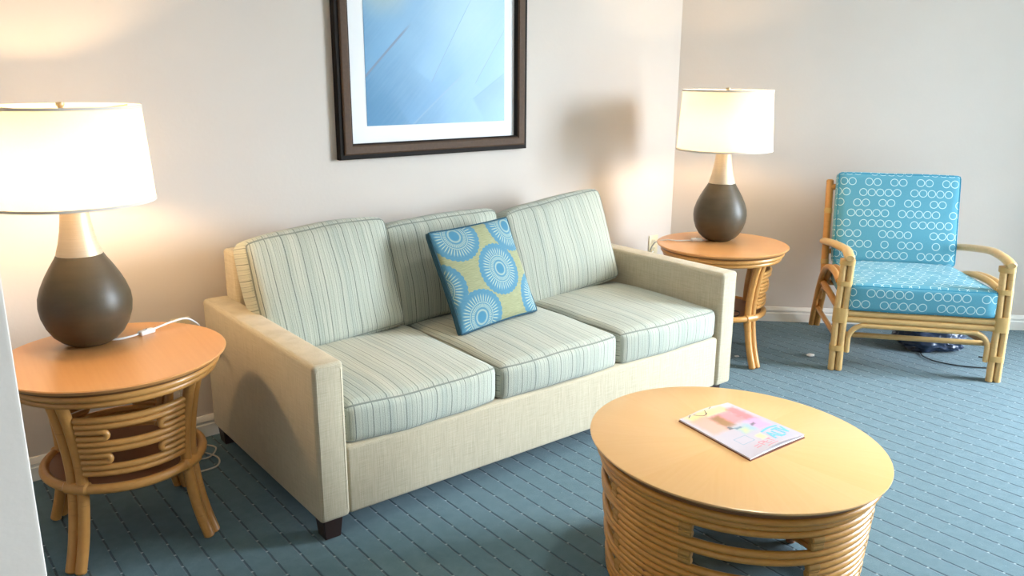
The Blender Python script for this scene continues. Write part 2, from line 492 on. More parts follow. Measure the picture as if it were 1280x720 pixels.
# window wall with a wide opening for the sliding glass doors
oy0, oy1, oz1 = -1.45, .45, 2.6
bm = bmesh.new()
add_box(bm, (EX, oy1, 0), (EX + T, EY + .02, CH)); add_box(bm, (EX, FY, 0), (EX + T, oy0, CH)); add_box(bm, (EX, oy0, oz1), (EX + T, oy1, CH))
build('wall_side', bm, M['wall'], smooth=None, kind='structure')
bm = bmesh.new(); fw = .06; X0, X1 = EX + .03, EX + .09
for (y0, y1) in ((oy0, oy0 + fw), (oy1 - fw, oy1), (-.53, -.47)): add_box(bm, (X0, y0, 0), (X1, y1, oz1), .005)
add_box(bm, (X0, oy0, oz1 - fw), (X1, oy1, oz1), .005); add_box(bm, (X0, oy0, 0.0), (X1, oy1, .05), .005)
win = build('window_1', bm, M['alu'], smooth=30, kind='structure')
build('pane', box((EX + .055, oy0 + fw, .05), (EX + .065, oy1 - fw, oz1 - fw)), M['pane'], win, smooth=None)
build('floor_balcony', box((EX + T, -3, -.25), (EX + 2.2, 2.5, -.04)), M['concrete'], smooth=None, kind='structure')
# partition whose end is seen at the left edge of the photograph
PY = .82
build('wall_near', box((LX, PY, 0), (.0845, PY + .11, CH), .004, 2), M['wall'], smooth=30, kind='structure')
# stepped baseboards
def baseboard(name, p, q, end0=0, end1=0):
    p = Vector((*p, 0)); q = Vector((*q, 0)); d = (q - p).normalized(); n = Vector((d.y, -d.x, 0))
    prof = [(0, 0), (.016, 0), (.016, .052), (.012, .057), (.012, .066), (.016, .069), (.013, .078), (.007, .09), (0, .092)]
    bm = bmesh.new()
    A = [bm.verts.new(p + d * (u * end0) + n * u + Vector((0, 0, z))) for u, z in prof]
    B = [bm.verts.new(q - d * (u * end1) + n * u + Vector((0, 0, z))) for u, z in prof]
    for i in range(len(prof)): j = (i + 1) % len(prof); bm.faces.new((A[i], A[j], B[j], B[i]))
    bm.faces.new(A); bm.faces.new(B[::-1]); build(name, bm, M['white'], smooth=None, kind='structure')
tn = math.tan(R(22.5))
baseboard('baseboard_back', (LX, WY), (CX, WY), 1, tn); baseboard('baseboard_right', (CX, WY), (EX, EY), tn, tn)
baseboard('baseboard_left', (LX, PY + .11), (LX, WY), 0, 1)

# ------------------------------------------------------------------ sofa
SX0, SX1, SYF, SYB = 1.0125, 3.133, 2.275, 3.29
AW = .107; AH = .617; BZ = .07
sofa = thing('sofa', 'cream linen three-seat sofa with striped grey-green cushions against the back wall', 'sofa', ((SX0 + SX1) / 2, (SYF + SYB) / 2, 0))
OFF = Vector((-(SX0 + SX1) / 2, -(SYF + SYB) / 2, 0))
def spart(name, bm, mat, parent=sofa, smooth=40):
    bmesh.ops.translate(bm, verts=bm.verts, vec=OFF); return build(name, bm, mat, parent, smooth=smooth)
for x0 in (SX0, SX1 - AW):
    bm = box((x0, SYF, BZ), (x0 + AW, SYB, AH), .016, 4)
    a = spart('armrest', bm, M['linen'])
    bm = bmesh.new(); yy = SYF + .004; i = .012
    pth = [(x0 + i, yy, BZ + .03), (x0 + i, yy, AH - .025), (x0 + i + .012, yy, AH - i), (x0 + AW - i - .012, yy, AH - i), (x0 + AW - i, yy, AH - .025), (x0 + AW - i, yy, BZ + .03)]
    add_tube(bm, pth, .0045, seg=6); spart('seam', bm, M['linen'], a)
ix0, ix1 = SX0 + AW, SX1 - AW
spart('base', box((ix0 - .002, SYF + .008, BZ), (ix1 + .002, SYB - .02, .312), .014, 3), M['linen'])
# back frame, slightly raked
bm = box((SX0 + .095, 3.16, .30), (SX1 - .095, 3.285, .815), .02, 4)
spart('back_frame', bm, M['linen'])
for (x, y) in ((SX0 + .012, SYF + .008), (SX1 - .10, SYF + .03), (SX0 + .012, SYB - .08), (SX1 - .082, SYB - .08)):
    spart('foot', box((x, y, 0), (x + .07, y + .07, BZ + .004), .003, 1, taper=.8), M['espresso'], smooth=30)
cw = (ix1 - ix0) / 3
for i in range(3):
    def warp(q, p, i=i):
        if p[1] < 0: q.y += .012 * (abs(p[0]) ** 3)        # softly rounded front
        q.z -= .006 * max(0, -p[1]) 
        return q
    bm, ps = soft_box(cw - .006, .70, .142, .028, 18, (.0, .012, .022), .006, i, warp)
    c = build('seat_cushion', bm, [M['stripe'], M['stripe_side']], sofa, Vector((ix0 + cw * (i + .5), SYF + .012 + .35, .312 + .071)) + OFF)
    piping('piping', ps, 2, .0036, M['piping'], c)
# back cushions: bottom-front x centre, tilt, lean
BC = [(1.415, 2.90, .60, .468, -13, -4.0, .0), (2.01, 2.955, .60, .44, -10, -2.5, .0), (2.665, 2.90, .645, .468, -13.5, -6.5, .05)]
for i, (x, y, w, h, tl, ln, tp) in enumerate(BC):
    def warp(q, p, h=h, tp=tp):
        f = (q.z / h + .5)
        q.x *= 1 - tp * f
        q.z -= .012 * abs(p[0]) ** 4 * (1 if p[2] > 0 else 0)
        return q
    bm, ps = soft_box(w, .15, h, .03, 18, (.008, .035, .012), .008, i + 10, warp)
    bmesh.ops.translate(bm, verts=bm.verts, vec=(0, .05, h / 2))
    pf = lambda p, ps=ps, h=h: ps(p) + Vector((0, .05, h / 2))
    c = build('back_cushion', bm, [M['stripe'], M['stripe_side']], sofa, Vector((x, y, .455)) + OFF, (R(tl), R(ln), 0))
    piping('piping', pf, 1, .0036, M['piping'], c)

# throw pillow
bl, br_, tr, tl = Vector((1.80, 2.60, .478)), Vector((2.255, 2.695, .482)), Vector((2.235, 2.845, .885)), Vector((1.79, 2.83, .872))
ctr = (bl + br_ + tr + tl) / 4
ex = ((br_ - bl) + (tr - tl)).normalized(); ez = ((tl - bl) + (tr - br_)); ez = (ez - ex * ez.dot(ex)).normalized(); ey = ez.cross(ex)
PW = ((br_ - bl).length + (tr - tl).length) / 2; PH = ((tl - bl).length + (tr - br_).length) / 2
bm, ps = soft_box(PW, .03, PH, .014, 20, (0, .05, 0), .004, 33, lambda q, p: Vector((q.x * (1 - .03 * (1 - p[2] ** 2)), q.y, q.z * (1 - .03 * (1 - p[0] ** 2)))))
for f in bm.faces:
    if f.calc_center_median().y > .003: f.material_index = 1
pil = build('throw_pillow', bm, [M['medallion'], M['teal']])
rot = Matrix((ex, ey, ez)).transposed().to_4x4()
pil.matrix_world = Matrix.Translation(ctr + ey * .022 + ex * .012) @ rot
tag(pil, 'square lime throw pillow with blue medallions propped on the sofa middle', 'pillow')
bm = add_tube(bmesh.new(), seam(ps, 1, -1), .005, seg=6, closed=True); add_tube(bm, seam(ps, 1, 1), .005, seg=6, closed=True)
build('piping', bm, M['teal'], pil)

# ------------------------------------------------------------------ picture on the wall
PX0, PX1, PZ0, PZ1 = 1.67, 2.722, 1.125, 2.43
pic = thing('framed_picture', 'large walnut-framed blue feather print hanging above the sofa', 'picture', ((PX0 + PX1) / 2, WY - .001, PZ0))
def fpart(name, bm, mat, parent=pic, smooth=30):
    bmesh.ops.translate(bm, verts=bm.verts, vec=(-(PX0 + PX1) / 2, -WY + .001, -PZ0)); return build(name, bm, mat, parent, smooth=smooth)
def frame_ring(x0, x1, z0, z1, prof):
    """mitred frame: prof = (inset from outer edge, y)"""
    bm = bmesh.new(); C4 = []
    for (sx, sz, x, z) in ((1, 1, x0, z0), (-1, 1, x1, z0), (-1, -1, x1, z1), (1, -1, x0, z1)):
        C4.append([bm.verts.new((x + sx * u, y, z + sz * u)) for u, y in prof])
    for i in range(4):
        A, B = C4[i], C4[(i + 1) % 4]
        for j in range(len(prof)): l = (j + 1) % len(prof); bm.faces.new((A[j], A[l], B[l], B[j]))
    return bm
fpart('frame', frame_ring(PX0, PX1, PZ0, PZ1, [(0, WY - .002), (0, WY - .03), (.004, WY - .034), (.022, WY - .034), (.022, WY - .002)]), M['frame_dark'], smooth=20)
fpart('frame_face', frame_ring(PX0 + .0205, PX1 - .0205, PZ0 + .0205, PZ1 - .0205, [(0, WY - .002), (0, WY - .040), (.006, WY - .044), (.034, WY - .041), (.042, WY - .034), (.042, WY - .002)]), M['frame_brown'], smooth=20)
fpart('frame_lip', frame_ring(PX0 + .0615, PX1 - .0615, PZ0 + .0615, PZ1 - .0615, [(0, WY - .002), (0, WY - .035), (.006, WY - .03), (.006, WY - .002)]), M['frame_dark'], smooth=20)
fpart('mat_board', box((PX0 + .06, WY - .012, PZ0 + .06), (PX1 - .06, WY - .004, PZ1 - .06)), M['mat'], smooth=None)
AX0, AX1, AZ0, AZ1 = 1.82, 2.592, 1.267, 2.29
bm = bmesh.new(); uvl = bm.loops.layers.uv.new('UVMap')
vs = [bm.verts.new(p) for p in ((AX0, WY - .0135, AZ0), (AX1, WY - .0135, AZ0), (AX1, WY - .0135, AZ1), (AX0, WY - .0135, AZ1))]
ws = [bm.verts.new((v.co.x, WY - .0115, v.co.z)) for v in vs]
bm.faces.new(vs); bm.faces.new(ws[::-1])
for i in range(4): j = (i + 1) % 4; bm.faces.new((vs[i], ws[i], ws[j], vs[j]))
for f in bm.faces:
    for lp in f.loops: lp[uvl].uv = (lp.vert.co.x - AX0, lp.vert.co.z - AZ0)
fpart('print', bm, M['art'], smooth=None)

# ------------------------------------------------------------------ coffee table
CT = (1.905, 1.356); CZ = .46; EXs, EYs = .4007, .440
ct = thing('coffee_table', 'oval honey wood coffee table on a rattan drum in front of the sofa', 'coffee table', (*CT, 0))
sx, sy = EXs / .4, EYs / .4
build('tabletop', lathe([(0, CZ), (.396, CZ), (.3995, CZ - .0015), (.4, CZ - .004), (.398, CZ - .008), (0, CZ - .008)], 96, sx, sy), M['cwood'], ct, smooth=30)
build('tabletop_edge', lathe([(0, CZ - .0075), (.3965, CZ - .0075), (.392, CZ - .014), (.379, CZ - .022), (.376, CZ - .031), (0, CZ - .031)], 96, sx, sy), M['edge'], ct, smooth=30)
DR = .362; pr = .0109; pt = .0207
def dr(z): return DR - .03 * max(0, (.42 - z)) / .42
def drum_ring(z, rr=None): build('rattan_ring', ring((rr or dr(z)), z, pr, 96, sx, sy), M['rattan'], ct)
drum_ring(CZ - .0425, .372)
gapc = [-137 + 90 * i for i in range(4)]; gh = 24
z = CZ - .0632
for kk in range(5):
    drum_ring(z); drum_ring(z - pt)
    zg = z - 2 * pt
    if kk == 4:
        drum_ring(zg); break
    for g in gapc:
        bm = bmesh.new()
        for q in (0, 1):
            zz = zg - pt * q; add_tube(bm, arc(dr(zz), zz, g + gh, g + 90 - gh, 24, sx, sy), pr, seg=10)
        bd = build('rattan_bundle', bm, M['rattan'], ct)
        for (a0, a1) in ((g + gh - .6, g + gh + 4), (g + 90 - gh - 4, g + 90 - gh + .6)):
            bb = bmesh.new()
            for q in (0, 1):
                zz = zg - pt * q; add_tube(bb, arc(dr(zz), zz, a0, a1, 4, sx, sy), pr + .0012, seg=10)
            zz = zg - pt / 2; add_tube(bb, arc(dr(zz) + .002, zz, a0, a1, 4, sx, sy), pr * .8, seg=8)
            build('binding', bb, M['binding'], bd)
    z -= 4 * pt
for a in (25, 115, 205, 295):     # inner uprights behind the closed sectors
    ca, sa = math.cos(R(a - 27)), math.sin(R(a - 27))
    build('support_post', tube([(ca * .335 * sx, sa * .335 * sy, .005), (ca * .335 * sx, sa * .335 * sy, CZ - .03)], .016, seg=12), M['shelf'], ct)

# magazine
mg = thing('magazine', 'glossy pastel magazine lying on the oval coffee table', 'magazine', (0, 0, CZ))
m1, m2, m3, m4 = [Vector((x * 1.0612, y * 1.0612, 0)) for x, y in ((1.767, 1.449), (1.975, 1.437), (1.955, 1.160), (1.718, 1.166))]
mg.location = (*((m1 + m2 + m3 + m4) / 4).xy, CZ); mc = (m1 + m2 + m3 + m4) / 4
# v along m4->m1 (foot to head), u along m4->m3
def mp(a, b, zz):
    lo = m4.lerp(m3, a); hi = m1.lerp(m2, a); p = lo.lerp(hi, b) - mc; p.z = zz; return p
def sheet(z0, th, curl, inset=0, uvs=False, n=12):
    bm = bmesh.new(); uvl = bm.loops.layers.uv.new('UVMap'); G = {}
    for s in (0, 1):
        for i in range(n + 1):
            for j in range(n + 1):
                a, b = inset + (1 - 2 * inset) * i / n, inset + (1 - 2 * inset) * j / n
                # cover lifts along the foot edge near the free corner and near the head
                zz = z0 + s * th + curl * (.010 * max(0, 1 - b * 3.2) ** 2 * math.sin(math.pi * min(1, a * .9 + .05)) ** 2 * 1.0 + .007 * max(0, b - .7) / .3 * math.sin(math.pi * a) ** 2 + .004 * a)
                G[s, i, j] = bm.verts.new(mp(a, b, zz))
    def face(ks):
        f = bm.faces.new([G[k_] for k_ in ks])
        for lp, k_ in zip(f.loops, ks): lp[uvl].uv = (k_[1] / n * .225, k_[2] / n * .28)
    for i in range(n):
        for j in range(n):
            for s in (0, 1): face([(s, i, j), (s, i + 1, j), (s, i + 1, j + 1), (s, i, j + 1)])
        face([(0, i, 0), (0, i + 1, 0), (1, i + 1, 0), (1, i, 0)]); face([(0, i, n), (0, i + 1, n), (1, i + 1, n), (1, i, n)])
        face([(0, 0, i), (0, 0, i + 1), (1, 0, i + 1), (1, 0, i)]); face([(0, n, i), (0, n, i + 1), (1, n, i + 1), (1, n, i)])
    return bm
build('back_cover', sheet(.0004, .0028, 0, -.004), M['spine'], mg)
build('pages', sheet(.0031, .0042, .25, .006), M['paper'], mg)
cv = build('cover', sheet(.0072, .0008, 1), M['cover'], mg)
def ink(name, strokes, mat, w=.0022):
    bm = bmesh.new()
    for st in strokes:
        pts = []
        for (u, v) in catmull([(a, b, 0) for a, b in st], 6) if False else [(p.x, p.y) for p in catmull([Vector((a, b, 0)) for a, b in st], 5)]:
            a, b = u / .225, v / .28
            zz = .0080 + (.010 * max(0, 1 - b * 3.2) ** 2 * math.sin(math.pi * min(1, a * .9 + .05)) ** 2 + .007 * max(0, b - .7) / .3 * math.sin(math.pi * a) ** 2 + .004 * a)
            pts.append(mp(a, b, zz + .0002))
        add_tube(bm, pts, w, seg=6, flat=.12)
    build(name, bm, mat, cv)
ink('cyan_lettering', [[(.140, .030), (.152, .072)], [(.152, .072), (.163, .030)], [(.145, .046), (.159, .046)], [(.168, .070), (.170, .030)], [(.170, .031), (.184, .034)], [(.176, .076), (.200, .076)], [(.188, .076), (.190, .040)], [(.198, .072), (.205, .040)], [(.205, .040), (.213, .074)], [(.142, .084), (.175, .090), (.210, .086)]], M['cyan'], .0042)
ink('pink_lettering', [[(.082, .022), (.082, .044), (.094, .044), (.094, .034), (.083, .033)], [(.100, .044), (.100, .023), (.112, .023)], [(.100, .034), (.110, .034)], [(.116, .044), (.128, .044), (.122, .044), (.122, .022)], [(.056, .026), (.074, .026)], [(.056, .036), (.074, .036)], [(.085, .012), (.125, .012)]], M['pink'], .0018)
ink('boxed_panel', [[(.040, .062), (.04, .098)], [(.04, .098), (.088, .098)], [(.088, .098), (.088, .062)], [(.088, .062), (.04, .062)]], M['sky_ink'], .0011)
ink('dark_strokes', [[(.055, .272), (.07, .255), (.085, .25), (.10, .258)], [(.09, .25), (.105, .272)], [(.03, .268), (.045, .276)], [(.125, .272), (.14, .278)]], M['ink'], .0015)

# ------------------------------------------------------------------ end tables
TZ = .62; TR = .345; er = .0112
def end_table(label, loc, rz, sc=(1, 1)):
    t = thing('end_table', label, 'end table', (*loc, 0), (0, 0, rz), 'round rattan end tables beside the sofa')
    ex_, ey_ = sc
    build('tabletop', lathe([(0, TZ), (TR - .004, TZ), (TR, TZ - .003), (TR - .002, TZ - .008), (TR - .012, TZ - .016), (0, TZ - .016)], 72, ex_, ey_), M['ewood'], t, smooth=30)
    build('tabletop_edge', lathe([(0, TZ - .0155), (TR - .014, TZ - .0155), (TR - .024, TZ - .026), (0, TZ - .026)], 72, ex_, ey_), M['edge'], t, smooth=30)
    build('apron_ring', ring(TR - .034, TZ - .036, .0125, 72, ex_, ey_), M['rattan_amber'], t)
    build('apron_ring', ring(TR - .045, TZ - .058, .0118, 72, ex_, ey_), M['rattan_amber'], t)
    build('shelf', lathe([(0, .268), (.226, .268), (.226, .256), (0, .256)], 48), M['shelf'], t, smooth=30)
    build('shelf_ring', ring(.240, .263, .0155, 72, seg=12), M['rattan_amber'], t)
    prof = [(.278, .555), (.262, .50), (.245, .42), (.234, .34), (.233, .27), (.243, .18), (.262, .09), (.290, 0.005)]
    for a in (45, 135, 225, 315):
        bm = bmesh.new()
        for s in (-1, 1):
            pts = [(r * math.cos(R(a)) - s * .0165 * math.sin(R(a)), r * math.sin(R(a)) + s * .0165 * math.cos(R(a)), z) for r, z in prof]
            add_tube(bm, catmull(pts, 5), .0175, seg=12)
        lg = build('leg', bm, M['rattan_amber'], t)
        c, s_ = math.cos(R(a)), math.sin(R(a))
        bm = bmesh.new()
        pts = [(.236 * c - q * s_, .236 * s_ + q * c, z) for q, z in ((-.035, .263), (.035, .263))]
        add_tube(bm, pts, .0215, seg=12); build('binding', bm, M['rattan_amber'], lg)
    for base in (-90, 90):       # slatted panels on two opposite sides
        def pr_(z): return .237 + .022 * (z - .31) / .2
        def row(z, a0, a1): return arc(pr_(z), z, base + a0, base + a1, 16)
        zz = .494; h = .0200
        for kind in ('pair', 'loop', 'pair', 'loop', 'pair'):
            if kind == 'pair':
                for q in (0, 1): build('slat', tube(row(zz - h * q, -37, 37), .0105, seg=10), M['rattan_amber'], t)
            else:
                for s in (-1, 1):
                    z0, z1 = zz + .001, zz - h - .001; rr = (z0 - z1) / 2; ae = 20
                    pts = row(z0, s * 37, s * ae); n = 6; da = math.degrees(rr / pr_(z0))
                    for i in range(1, n):
                        th = math.pi * i / n
                        a = s * (ae - da * math.sin(th)); zc = (z0 + z1) / 2 + rr * math.cos(th)
                        pts.append((pr_(zc) * math.cos(R(base + a)), pr_(zc) * math.sin(R(base + a)), zc))
                    pts += row(z1, s * ae, s * 37)
                    build('slat_loop', tube(pts, .0098, seg=10), M['rattan_amber'], t)
            zz -= 2 * h
    return t
end_table('round rattan end table at the left end of the sofa', (.562, 2.785), R(-4), (1.0, 1.0))
end_table('round rattan end table in the wall corner at the right end of the sofa', (3.583, 2.718), R(38))

# ------------------------------------------------------------------ table lamps
BP = [(0, 0), (.052, 0), (.066, .004), (.088, .018), (.108, .038), (.126, .07), (.1375, .105), (.1415, .14), (.139, .17), (.128, .205), (.112, .24), (.094, .272), (.078, .298), (.0705, .312), (.0, .312)]
NP = [(0, .312), (.0695, .312), (.0685, .32), (.0585, .352), (.0505, .39), (.0445, .43), (.0405, .47), (.038, .505), (.02, .512), (.0, .512)]
def lamp(label, loc, rz, cord_pts, switch_at, dark_lead=False, zs=1):
    t = thing('table_lamp', label, 'lamp', loc, (0, 0, 0), 'matching gourd table lamps')
    build('base', lathe(BP, 64), M['ceramic'], t, smooth=50)
    build('neck', lathe(NP, 48), M['neck'], t, smooth=50)
    z0, z1 = .490, .797; r0, r1 = .2485, .232
    sh = build('lamp_shade', lathe([(r0, z0), (r0 + (r1 - r0) * .5, (z0 + z1) / 2), (r1, z1)], 96), M['shade'], t, smooth=60)
    for (r, zz) in ((r0, z0 + .002), (r1, z1 - .002)):
        build('shade_trim', lathe([(r - .0015, zz - .005), (r + .0018, zz - .005), (r + .0018, zz + .004), (r - .0015, zz + .004)], 96, close=True), M['trim'], sh, smooth=30)
    bm = bmesh.new()
    for a in (20, 140, 260): add_tube(bm, [(0, 0, .786), (.12 * math.cos(R(a)), .12 * math.sin(R(a)), .784), (r1 * math.cos(R(a)), r1 * math.sin(R(a)), .794)], .0018, seg=6)
    add_tube(bm, catmull([(.0, .018, .515), (0, .05, .56), (0, .055, .68), (0, .03, .765), (0, 0, .785), (0, -.03, .765), (0, -.055, .68), (0, -.05, .56), (0, -.018, .515)], 5), .002, seg=6)
    build('harp', bm, M['brass'], t)
    build('finial', lathe([(0, .783), (.015, .783), (.016, .788), (.007, .791), (.008, .795), (.013, .800), (.012, .808), (0, .811)], 20), M['brass'], t)
    build('socket', lathe([(0, .510), (.017, .510), (.018, .53), (0, .532)], 20), M['brass'], t)
    build('bulb', lathe([(0, .532), (.014, .533), (.016, .545), (.027, .57), (.031, .592), (.027, .615), (.014, .628), (0, .631)], 14), M['bulb_soft' if dark_lead else 'bulb'], t, smooth=80)
    L = Vector(loc); cp = catmull([Vector(p) - L for p in cord_pts], 8)
    cord = build('cord', tube(cp, .0038, seg=8), M['plastic'], t)
    if dark_lead:
        build('cord_lead', tube(cp[:9], .0036, seg=8), M['black'], cord)
    p = Vector(switch_at[0]) - L; d = (Vector(switch_at[1]) - Vector(switch_at[0])).normalized()
    bm = box((-.030, -.0125, -.001), (.030, .0125, .016), .006, 3)
    add_box(bm, (-.007, -.007, .0155), (.007, .007, .0175), .001)
    sw = build('switch', bm, M['plastic'], cord); sw.location = p; sw.rotation_euler = (0, 0, math.atan2(d.y, d.x))
    build('switch_wheel', lathe([(0, .0170), (.003, .0172), (.003, .0186), (0, .019)], 12), M['dark'], sw)
    t.scale = (1, 1, zs)
    return t
LL = (.53, 2.945, TZ); LR = (3.64, 2.79, TZ)
lamp('lit gourd lamp with drum shade on the left end table', LL, 0,
     [(.575, 2.925, TZ + .005), (.61, 2.912, TZ + .004), (.65, 2.912, TZ + .006), (.69, 2.924, TZ + .009), (.72, 2.936, TZ + .009), (.76, 2.95, TZ + .014), (.80, 2.965, TZ + .017), (.86, 2.985, TZ + .014), (.92, 3.05, .575), (.945, 3.20, .50), (.94, 3.348, .487)], ((.704, 2.930, TZ), (.754, 2.952, TZ)), False, .972)
lamp('lit gourd lamp with drum shade on the corner end table', LR, 0,
     [(3.585, 2.81, TZ + .005), (3.545, 2.82, TZ + .004), (3.52, 2.84, TZ + .004), (3.48, 2.87, TZ + .004), (3.43, 2.90, TZ + .004), (3.39, 2.955, TZ + .003), (3.37, 3.02, .585), (3.45, 3.15, .40), (3.60, 3.30, .36), (3.74, 3.345, .45)], ((3.52, 2.84, TZ), (3.48, 2.87, TZ)), True)

# ------------------------------------------------------------------ outlets and loose cords
def outlet(label, x, z):
    t = thing('wall_outlet', label, 'outlet', (x, WY, z), (0, 0, 0), 'almond wall outlets')
    build('cover_plate', box((-.039, -.007, -.058), (.039, -.0003, .058), .003, 2), M['almond'], t, smooth=30)
    for dz in (-.022, .022):
        s = build('socket', box((-.017, -.009, dz - .0145), (.017, -.006, dz + .0145), .002, 2), M['almond'], t, smooth=30)
        bm = bmesh.new(); add_box(bm, (-.008, -.0095, dz - .004), (-.006, -.0085, dz + .006)); add_box(bm, (.006, -.0095, dz - .004), (.008, -.0085, dz + .006)); add_box(bm, (-.002, -.0095, dz - .011), (.002, -.0085, dz - .007))
        build('slot', bm, M['dark'], s, smooth=None)
    build('screw', lathe([(0, 0), (.003, 0), (.0025, .001), (0, .0012)], 10), M['brass'], t, (0, -.007, 0), (R(90), 0, 0))
outlet('almond outlet plate low on wall between left end table and sofa', .938, .475)
outlet('almond outlet plate on back wall beside the corner end table', 3.75, .488)
pts = catmull([(.90, 3.33, .40), (.905, 3.325, .12), (.90, 3.28, .006), (.955, 3.26, .006), (.985, 3.20, .006), (.93, 3.13, .006), (.87, 3.16, .008), (.90, 3.22, .010), (.96, 3.12, .006), (.935, 3.04, .006), (.86, 3.03, .006), (.79, 3.06, .006)], 8)
tag(build('power_cord', tube(pts, .0032, seg=8), M['ivory']), 'pale cord looping on the carpet between left end table and sofa', 'cord')
c0 = Vector((3.50, 2.62, .272))
pts = catmull([c0 + Vector(p) for p in ((-.02, .04, .002), (.03, -.03, .03), (.06, .0, .07), (.03, .05, .055), (-.02, .02, .03), (-.05, -.04, .004), (0, -.09, .002), (.07, -.05, .002), (.05, .03, .002))], 8)
tag(build('black_cord', tube(pts, .003, seg=8), M['black']), 'black cord coiled on the shelf of the corner end table', 'cord')

# ------------------------------------------------------------------ rattan armchair
fl_ = Vector((3.861, 2.168, 0)); u_ = Vector((.629, -.777, 0)).normalized(); b_ = Vector((.777, .629, 0)).normalized()
co = fl_ + u_ * .385 + b_ * .43
ch = thing('rattan_armchair', 'pale rattan armchair with turquoise circle-print cushions by the right wall', 'armchair', co, (0, 0, math.atan2(u_.y, u_.x)))
def V(lat, dep, z): return Vector((lat - .385, dep - .43, z))
def cpart(name, pts, r, mat='rattan_pale', parent=ch, seg=12, n=6, flat=1.0):
    P = [V(*p) for p in pts]
    return build(name, tube(catmull(P, n) if len(P) > 2 else P, r, seg=seg, flat=flat), M[mat], parent)
def LT(side, d):            # side line of the frame: the seat narrows slightly towards the back
    return .008 - .006 * d if side < 0 else .762 - .118 * d
for side, lx in ((-1, .008), (1, .762)):
    bm = bmesh.new()
    for (dx, dy) in ((-.018, 0), (.018, 0), (0, .031)):
        top = lx + dx - side * .010
        add_tube(bm, [V(lx + dx, dy, .004), V(lx + dx, dy, .30), V(top, dy, .590)], .0172, seg=12)
    lg = build('front_leg', bm, M['rattan_pale'], ch)
    for (z0, z1) in ((.108, .138), (.262, .340), (.455, .480), (.565, .592)):
        bm = bmesh.new()
        def outl(z):
            o_ = -side * .010 * max(0, (z - .3) / .29)
            return [V(lx + o_ + math.copysign(abs(math.cos(t)) ** .55, math.cos(t)) * .0365, .010 + .031 * math.copysign(abs(math.sin(t)) ** .7, math.sin(t)), z) for t in [2 * math.pi * i / 24 for i in range(24)]]
        A = [bm.verts.new(p) for p in outl(z0)]; B = [bm.verts.new(p) for p in outl(z1)]
        for i in range(24): bm.faces.new((A[i], A[(i + 1) % 24], B[(i + 1) % 24], B[i]))
        bm.faces.new(A); bm.faces.new(B)
        build('binding', bm, M['bind_pale'], lg)
    bx = lx - side * .010
    am = [(bx, -.034, .609), (bx, .02, .618), (bx, .10, .623), (LT(side, .25) + side * .018, .25, .620), (LT(side, .42) + side * .026, .42, .598), (LT(side, .58) + side * .02, .58, .572), (LT(side, .67) + side * .012, .67, .556)]
    cpart('armrest', am, .0265, seg=14, flat=.72)
    bm = bmesh.new()
    for q in (-.016, .016):
        add_tube(bm, catmull([V(LT(side, d) + q, d, z) for d, z in ((.05, .468), (.18, .482), (.36, .470), (.52, .420), (.64, .32), (.74, .17), (.825, .004))], 7), .0172, seg=12)
    build('rear_leg', bm, M['rattan_amber' if side < 0 else 'rattan_pale'], ch)
    px = LT(side, .68) + (-.002 if side < 0 else -.03)
    pst = cpart('back_post', [(px, .62, .31), (px, .68, .60), (px, .745, .90)], .021, 'rattan_amber')
    for zc, dc in ((.44, .648), (.73, .708)):
        cpart('binding', [(px, dc - .004, zc - .012), (px, dc + .001, zc + .012)], .023, 'bind_pale', pst)
    cpart('side_rail', [(LT(side, .05), .05, .318), (LT(side, .66), .66, .318)], .0185, 'rattan_amber')
    cpart('side_stretcher', [(LT(side, .035), .035, .165), (LT(side, .76), .76, .13)], .0145, 'rattan_amber')
    cpart('corner_brace', [(LT(side, .7), .70, .205), (LT(side, .66), .66, .265), (LT(side, .58), .58, .298), (LT(side, .46), .46, .302)], .011, 'rattan_amber')
cpart('front_rail', [(.03, .004, .312), (.74, .004, .312)], .0172); cpart('front_rail', [(.03, .004, .279), (.74, .004, .279)], .0172)
pa = [(.056, .0, .105), (.056, .0, .165)] + [(.056 + .075 - .075 * math.cos(R(t)), .0, .172 + .078 * math.sin(R(t))) for t in (15, 35, 55, 75, 90)]
pb = [(.77 - x, y, z) for x, y, z in pa[::-1]]
cpart('front_brace', pa + [(.3, 0, .25), (.47, 0, .25)] + pb, .0135)
cpart('cross_stretcher', [(.01, .14, .157), (.745, .14, .157)], .0145, 'rattan_pale')
cpart('rear_rail', [(.01, .64, .318), (.685, .64, .318)], .0175, 'rattan_amber')
cpart('top_rail', [(.006, .735, .865), (.33, .752, .868), (.648, .735, .865)], .018, 'rattan_amber')
cpart('back_rail', [(.006, .66, .50), (.33, .705, .50), (.652, .66, .50)], .015, 'rattan_amber')
for i in range(4):
    x = .13 + .135 * i
    cpart('back_slat', [(x, .652, .318), (x, .70, .55), (x, .748, .865)], .011, 'rattan_amber')
for i in range(5): cpart('seat_slat', [(.09 + .14 * i, .01, .316), (.09 + .14 * i, .64, .316)], .010, 'rattan_amber')
def warp(q, p):
    f = (q.y / .64 + .5)
    if q.x > 0: q.x -= .068 * f * (q.x / .345)
    return q
bm, ps = soft_box(.690, .64, .136, .02, 16, (.006, .008, .016), .003, 51, warp)
sc_ = build('seat_cushion', bm, [M['circles'], M['circles']], ch, V(.383, .300, .328 + .071))
piping('piping', ps, 2, .0035, M['chair_pipe'], sc_)
bm, ps = soft_box(.645, .095, .510, .02, 16, (.004, .016, .004), .003, 61)
bmesh.ops.translate(bm, verts=bm.verts, vec=(0, .0475, .255))
bc_ = build('back_cushion', bm, [M['circles'], M['circles']], ch, V(.352, .545, .462), (R(-11.5), R(0), 0))
piping('piping', lambda p: ps(p) + Vector((0, .0475, .255)), 1, .0035, M['chair_pipe'], bc_)

